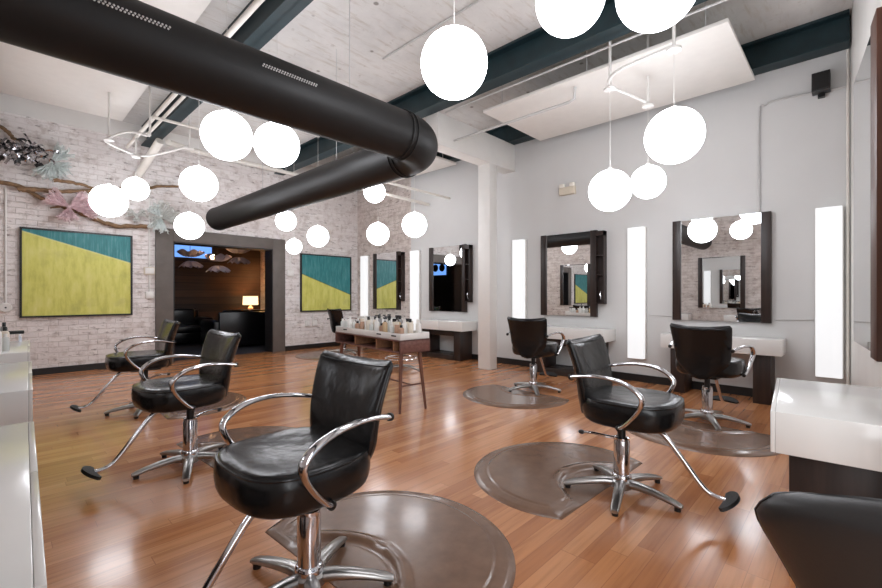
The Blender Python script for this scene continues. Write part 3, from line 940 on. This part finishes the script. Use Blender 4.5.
# rails with canopies
def rail(name, label, pts, posts, cans):
    t = thing(name, label, 'light rail', (pts[0][0], pts[0][1], TRZ))
    o = Vector((pts[0][0], pts[0][1], 0))
    MB().tube([Vector((x, y, .022)) - o for x, y in [(p.x, p.y) for p in crom([(a, b, 0) for a, b in pts], 8)]], .016, 10).done('rail_tube', M['bwhite'], t)
    for x, y in posts:
        top = 3.574 if 1.4 < x < 1.6 and y > 7 else ZC
        MB().tube([(x - o.x, y - o.y, .022), (x - o.x, y - o.y, top - TRZ)], .014, 10).done('hanger_post', M['bwhite'], t)
rail('light_rail', 'white curved light rail carrying the three globes below the white ceiling board', [(4.014, 1.104), (4.064, 1.505), (4.144, 1.686), (4.332, 1.783), (4.63, 1.72), (5.011, 1.64)], [(4.014, 1.104), (4.332, 1.783), (5.011, 1.64)], None)
rail('light_rail', 'white looped light rail carrying the globes by the branches', [(1.445, 6.767),(1.211, 6.802),(1.077, 7.237),(1.102, 7.495),(1.492, 7.83),(1.688, 7.627),(1.933, 6.823)], [(1.445, 6.767),(1.077, 7.237),(1.492, 7.83),(1.933, 6.823)], None)

# ------------------------------------------------------------------ pipes and conduits
def pipe(name, label, pts, r, mat, cat='pipe', k=0):
    P = crom(pts, k) if k else pts
    return tag(MB().tube(P, r, 14).done(name, mat), label, cat)
pipe('sprinkler_pipe', 'long white sprinkler pipe beside the left steel beam, outer one', [(1.5, .2, 3.6), (1.5, 8.5, 3.6)], .026, M['wpipe'])
pipe('sprinkler_pipe', 'short white pipe beside the left steel beam, inner one', [(1.605, 4.4, 3.62), (1.605, 7.75, 3.62)], .02, M['wpipe'])
pipe('drain_pipe', 'thick white drain pipe sloping down to the brick wall above the doorway', [(1.843, 8.0, 3.664), (1.76, 8.35, 3.43), (1.672, 8.72, 3.18)], .062, M['wpipe'])
pipe('water_pipe', 'white pipe running along the brick wall above the doorway', [(1.97, 8.06, 3.70), (2.14, 8.25, 3.74), (2.5, 8.43, 3.76), (3.2, 8.45, 3.75), (4.6, 8.45, 3.74), (6.15, 8.45, 3.73)], .045, M['wpipe'], k=6)
pipe('branch_pipe', 'thin white pipe crossing between the sprinkler pipes and the left beam', [(1.47, 6.7, 3.56), (2.6, 6.7, 3.56)], .02, M['wpipe'])
pipe('ceiling_pipe', 'white pipe ending at the grey wall, upper one left of the column', [(4.35, 5.72, 3.12), (6.2, 5.72, 3.1)], .022, M['wpipe'])
pipe('ceiling_pipe', 'white pipe ending at the brick edge, lower one left of the column', [(4.3, 6.3, 3.1), (6.2, 6.3, 3.06)], .03, M['wpipe'])
pipe('ceiling_conduit', 'thin grey conduit with an upturned end in front of the white ceiling board', [(4.65, 4.62, 3.45), (4.65, 2.4, 3.45), (4.65, 2.33, 3.47), (4.65, 2.32, 3.6)], .016, M['gpipe'])
pipe('ceiling_conduit', 'thin conduit fixed flat to the ceiling above the globe at top centre', [(3.3, -.5, 4.088), (3.3, 4.15, 4.088)], .011, M['gpipe'])
pipe('wall_conduit', 'grey conduit bending down the grey wall to the right corner mirror', [(6.195, .06, 3.39), (6.195, .62, 3.43), (6.195, .74, 3.4), (6.195, .797, 3.3), (6.195, .797, 2.17)], .011, M['gpipe'], k=4)
pipe('corner_conduit', 'thin pale conduit running up the right room corner', [(6.19, .045, .12), (6.19, .045, 3.77)], .012, M['wpipe'])
pipe('beam_cable', 'thin pale conduit running under the middle steel beam', [(4.36, .5, 3.74), (4.36, 4.1, 3.74)], .012, M['gpipe'])
pipe('wall_conduit', 'vertical conduit on the brick wall at the far left, above the round box', [(.12, 8.8, 1.08), (.12, 8.8, 2.75)], .012, M['bwhite'])
pipe('wall_conduit', 'vertical conduit on the brick wall just left of the doorway', [(1.87, 8.8, 1.22), (1.87, 8.8, 3.1)], .012, M['bwhite'])
pipe('wall_conduit', 'short conduit down the brick to the outlets under the smaller painting', [(4.99, 8.8, .62), (4.99, 8.8, .83)], .012, M['bwhite'])
pipe('wall_conduit', 'short conduit down the brick to the thermostat right of the doorway', [(4.45, 8.8, 1.72), (4.45, 8.8, 2.3)], .01, M['bwhite'])
pipe('wall_cable', 'thin cable along the grey wall between the two mirrors right of the column', [(6.205, 2.02, .93), (6.205, 1.73, .92)], .006, M['gpipe'], 'cable')
pipe('wall_cable', 'thin cable along the grey wall between the right corner mirror and its light panel', [(6.205, .66, .92), (6.205, .31, .93)], .006, M['gpipe'], 'cable')

def wallbox(name, label, cat, x, z, w, h, mat, round_=False):
    t = thing(name, label, cat, (x, YL + .004, z))
    if round_:
        o = MB().lathe([(w / 2, 0), (w / 2, .04), (w / 2 - .01, .05)], 24).done('box', mat, t); o.rotation_euler = (R(90), 0, 0); o.location = (0, 0, 0)
        MB().lathe([(.012, .05), (.012, .056)], 12).done('screw', M['plastic'], t).rotation_euler = (R(90), 0, 0)
    else:
        box('box', mat, (-w / 2, w / 2, -.045, 0, -h / 2, h / 2), .005, t)
        box('face_plate', M['bwhite'], (-w / 2 + .015, w / 2 - .015, -.05, -.044, -h / 2 + .015, h / 2 - .015), .001, t)
wallbox('junction_box', 'round white junction box on the brick left of the large painting', 'junction box', .12, 1.02, .14, .14, M['bwhite'], True)
wallbox('junction_box', 'beige junction box on the brick beside the doorway casing', 'junction box', 1.87, 1.62, .16, .13, M['beige'])
wallbox('light_switch', 'white switch box low on the brick beside the doorway casing', 'switch', 1.87, 1.2, .12, .12, M['bwhite'])
wallbox('thermostat', 'small white thermostat on the brick right of the doorway', 'thermostat', 4.45, 1.67, .15, .13, M['bwhite'])
wallbox('power_outlet', 'white power outlet under the smaller painting, left one', 'outlet', 4.85, .57, .1, .13, M['bwhite'])
wallbox('power_outlet', 'white power outlet under the smaller painting, right one', 'outlet', 5.03, .57, .1, .13, M['bwhite'])

t = thing('loudspeaker', 'small black loudspeaker high on the grey wall at the right corner', 'speaker', (XR, .25, 3.36), PI)
MB().box(.04, .17, -.075, .075, 0, .2, .006).done('cabinet', M['plastic'], t)
box('bracket', M['plastic'], (0, .06, -.03, .03, -.03, .06), 0, t)
box('grille', M['duct'], (.17, .176, -.062, .062, .018, .182), 0, t)
t = thing('emergency_light', 'beige twin-head emergency light on the grey wall above the second mirror', 'emergency light', (XR + .004, 3.21, 2.76), PI)
box('housing', M['beige'], (0, .07, -.13, .13, 0, .12), .008, t)
for sy in (-1, 1):
    box('lamp_head', M['exitlens'], (.01, .075, sy * .085 - .04, sy * .085 + .04, .115, .175), .012, t)

# ------------------------------------------------------------------ branches, bows, tinsel
def branch(label, pts, r0, r1, twigs=()):
    rnd = random.Random(len(label))
    P = crom(pts, 7)
    n = len(P)
    P = [p + Vector((rnd.uniform(-.008, .008), 0, rnd.uniform(-.01, .01))) for p in P]
    rr = [(r0 + (r1 - r0) * i / n) * rnd.uniform(.88, 1.12) for i in range(n)]
    base = P[0].copy()
    t = thing('tree_branch', label, 'branch', tuple(base))
    MB().tube([p - base for p in P], rr, 10).done('limb', M['bark'], t, 60)
    for tw in twigs:
        Q = [p - base for p in crom(tw, 5)]
        MB().tube(Q, [r1 * .7 * (1 - .75 * i / len(Q)) + .003 for i in range(len(Q))], 8).done('twig', M['bark'], t, 60)
branch('long low branch on the brick wall, ending at the pale bow left of the doorway', [(0.004, 8.76, 2.812),(0.267, 8.76, 2.775),(0.568, 8.76, 2.619),(0.916, 8.76, 2.501),(1.188, 8.76, 2.394),(1.423, 8.76, 2.341),(1.87, 8.76, 2.393)], .03, .034, [[(0.525, 8.77, 2.628),(0.705, 8.77, 2.565),(0.591, 8.77, 2.518)]])
branch('straight driftwood branch above the pink bow, running right behind the globes', [(0.235, 8.675, 2.722),(0.479, 8.675, 2.75),(0.819, 8.675, 2.79),(1.185, 8.675, 2.87),(1.722, 8.70, 3.015),(2.291, 8.76, 3.157)], .036, .02)
branch('dark thin branch entering at the upper left, from the wall to the mint bow', [(0.609, 8.6, 2.915),(0.792, 8.6, 2.917),(0.994, 8.6, 2.892),(1.18, 8.6, 2.847)], .028, .018)
branch('dark branch at the far upper left holding the silver tinsel', [(-0.015, 8.7, 3.651),(0.123, 8.7, 3.535),(0.244, 8.7, 3.41),(0.37, 8.7, 3.325)], .024, .03)

def fan(m, c, d, up, L, spread, folds, seed, amp=.03):
    rnd = random.Random(seed)
    d = Vector(d).normalized(); up = Vector(up); up = (up - d * up.dot(d)).normalized(); s = d.cross(up)
    ph = rnd.random() * 6
    c = Vector(c)
    def f(u, v):
        a = (u - .5) * spread
        rr = L * v * (1 + .12 * math.sin(7 * u * PI + ph))
        jit = Vector((rnd.uniform(-1, 1), rnd.uniform(-1, 1), rnd.uniform(-1, 1))) * (.014 * v + .012 * (v > .95))
        return c + jit + (d * math.cos(a) + up * math.sin(a)) * rr + s * amp * v * (math.sin(folds * 2 * PI * u + ph) + .4 * math.sin(folds * 5 * u + ph * 2) + .5 * math.sin(5 * v + 6 * u))
    m.grid(f, 40, 8)
def bow(label, c, mats, fans, scale=1.0):
    t = thing('tulle_bow', label, 'bow', c)
    for i, (ang, L, sp) in enumerate(fans):
        m = MB()
        d = (math.cos(R(ang)), -.25, math.sin(R(ang)))
        for q in range(3): fan(m, (0, -.03 * q, 0), (d[0], d[1] + .25 * q - .1, d[2]), (-math.sin(R(ang)), 0, math.cos(R(ang))), L * (1 - .12 * q), R(sp), 6, i * 7 + q + len(label))
        m.done('tulle_loop', mats[i % len(mats)], t, recalc=False)
    MB().sphere((0, -.03, 0), .035, 12, 8).done('knot', mats[0], t)
bow('mint green tulle bow on the upper branch at the far left', (0.597, 8.68, 3.18), [M['mint']], [(55, .3, 50), (-110, .28, 70), (-60, .24, 70), (-10, .2, 40)])
bow('pink tulle bow on the low branch above the large painting', (0.802, 8.68, 2.551), [M['pink']], [(150, .3, 60), (35, .3, 60), (-10, .34, 34), (-110, .24, 40), (-75, .2, 30)])
bow('pale mint and white tulle bow beside the doorway top corner', (2.0, 8.68, 2.555), [M['palet'], M['mint']], [(60, .26, 80), (-100, .27, 70), (0, .26, 60), (130, .22, 60), (-150, .16, 60)])
bow('small white tulle bow on the low branch, left of the pale mint one', (1.66, 8.70, 2.535), [M['palet']], [(30, .13, 60), (160, .13, 60), (-90, .1, 50)])
t = thing('tinsel_bundle', 'bundle of silver and black foil strips on the far left branch', 'tinsel', (0.235, 8.54, 3.24))
rnd = random.Random(4)
m = MB(); mk = MB()
for i in range(150):
    c = Vector((rnd.gauss(0, .16), rnd.uniform(-.1, .06), rnd.gauss(0, .07)))
    a = rnd.uniform(0, PI); ln = rnd.uniform(.06, .13); wd = rnd.uniform(.025, .05)
    d = Vector((math.cos(a), rnd.uniform(-.6, .6), math.sin(a))).normalized(); n_ = d.cross(Vector((rnd.random(), 1, rnd.random()))).normalized()
    bend = Vector((rnd.uniform(-.04, .04), -.04, rnd.uniform(-.05, .03)))
    (m if i % 4 else mk).grid(lambda u, v, c=c, d=d, n_=n_, ln=ln, wd=wd, bend=bend: c + d * ln * (u - .5) + n_ * wd * (v - .5) + bend * math.sin(u * PI), 6, 1)
o = m.done('silver_strips', M['tinsel'], t, recalc=False); o['kind'] = 'stuff'
o = mk.done('black_strips', M['plastic'], t, recalc=False); o['kind'] = 'stuff'

# ------------------------------------------------------------------ light
def area(name, x0, x1, z0, z1, y, e, rgb=(1, 1, 1)):
    ld = bpy.data.lights.new(name, 'AREA'); ld.shape = 'RECTANGLE'; ld.size = x1 - x0; ld.size_y = z1 - z0; ld.energy = e; ld.color = rgb
    o = bpy.data.objects.new(name, ld); COL.objects.link(o)
    o.location = ((x0 + x1) / 2, y, (z0 + z1) / 2); o.rotation_euler = (R(90), 0, 0)   # faces +Y
    return o
o = area('daylight_window', XW + .3, 2.7, .4, 3.45, YB - .18, 850, (.9, .95, 1)); o.rotation_euler = (R(90), 0, 0); o.rotation_euler = (R(-90), 0, 0)
o = area('daylight_window', 3.2, XR - .35, .4, 3.45, YB - .18, 750, (.9, .95, 1)); o.rotation_euler = (R(-90), 0, 0)

o = area('daylight_window', -3.35, -.55, .4, 3.45, 0, 110, (.97, .98, 1)); o.location = (XW - .18, -1.95, 1.92); o.rotation_euler = (R(90), 0, R(-90))
w = bpy.data.worlds.new('world'); S.world = w; w.use_nodes = True
w.node_tree.nodes['Background'].inputs[0].default_value = (.8, .88, 1, 1)
w.node_tree.nodes['Background'].inputs[1].default_value = .6

# ------------------------------------------------------------------ camera
cd = bpy.data.cameras.new('camera'); cam = bpy.data.objects.new('camera', cd); COL.objects.link(cam)
cam.location = (0, 0, CAMZ)
cam.rotation_euler = (R(90), 0, R(43.842 - 90))
cd.sensor_fit = 'HORIZONTAL'; cd.sensor_width = 36; cd.lens = F / 882 * 36
cd.shift_y = (V0 - 294) / 882
cd.clip_start = .02
S.camera = cam
S.view_settings.view_transform = 'Standard'; S.view_settings.look = 'None'
S.view_settings.exposure = 0.52; S.view_settings.gamma = 1.0
S.view_settings.use_curve_mapping = False
S.cycles.use_denoising = True
S.cycles.max_bounces = 10; S.cycles.diffuse_bounces = 5; S.cycles.glossy_bounces = 6
S.cycles.sample_clamp_indirect = 6

# ------------------------------------------------------------------ groups of repeats
GRP = {'salon_chair': 'black leather salon chairs', 'floor_mat': 'round brown floor mats under the chairs', 'styling_station': 'white styling counters along the walls',
       'wall_mirror': 'wall mirrors above the counters', 'wall_light': 'tall vertical light panels on the mirror wall', 'tree_branch': 'branches on the brick wall',
       'tulle_bow': 'tulle bows on the branches', 'painting': 'teal and yellow paintings', 'ceiling_board': 'boards hung under the ceiling', 'glass_pendant': 'ruffled glass pendants in the back room',
       'leather_sofa': 'black sofas in the back room', 'power_outlet': 'outlets under the smaller painting', 'light_rail': 'curved rails of the globe lights', 'wall_conduit': 'conduits on the walls',
       'wall_cable': 'cables along the grey wall', 'sprinkler_pipe': 'pipes beside the left steel beam', 'ceiling_pipe': 'pipes left of the column', 'junction_box': 'junction boxes on the brick wall', 'ceiling_conduit': 'conduits at the ceiling'}
for o in bpy.data.objects:
    if o.parent is None and 'label' in o and 'group' not in o and 'kind' not in o:
        g = GRP.get(o.name.split('.')[0])
        if g: o['group'] = g
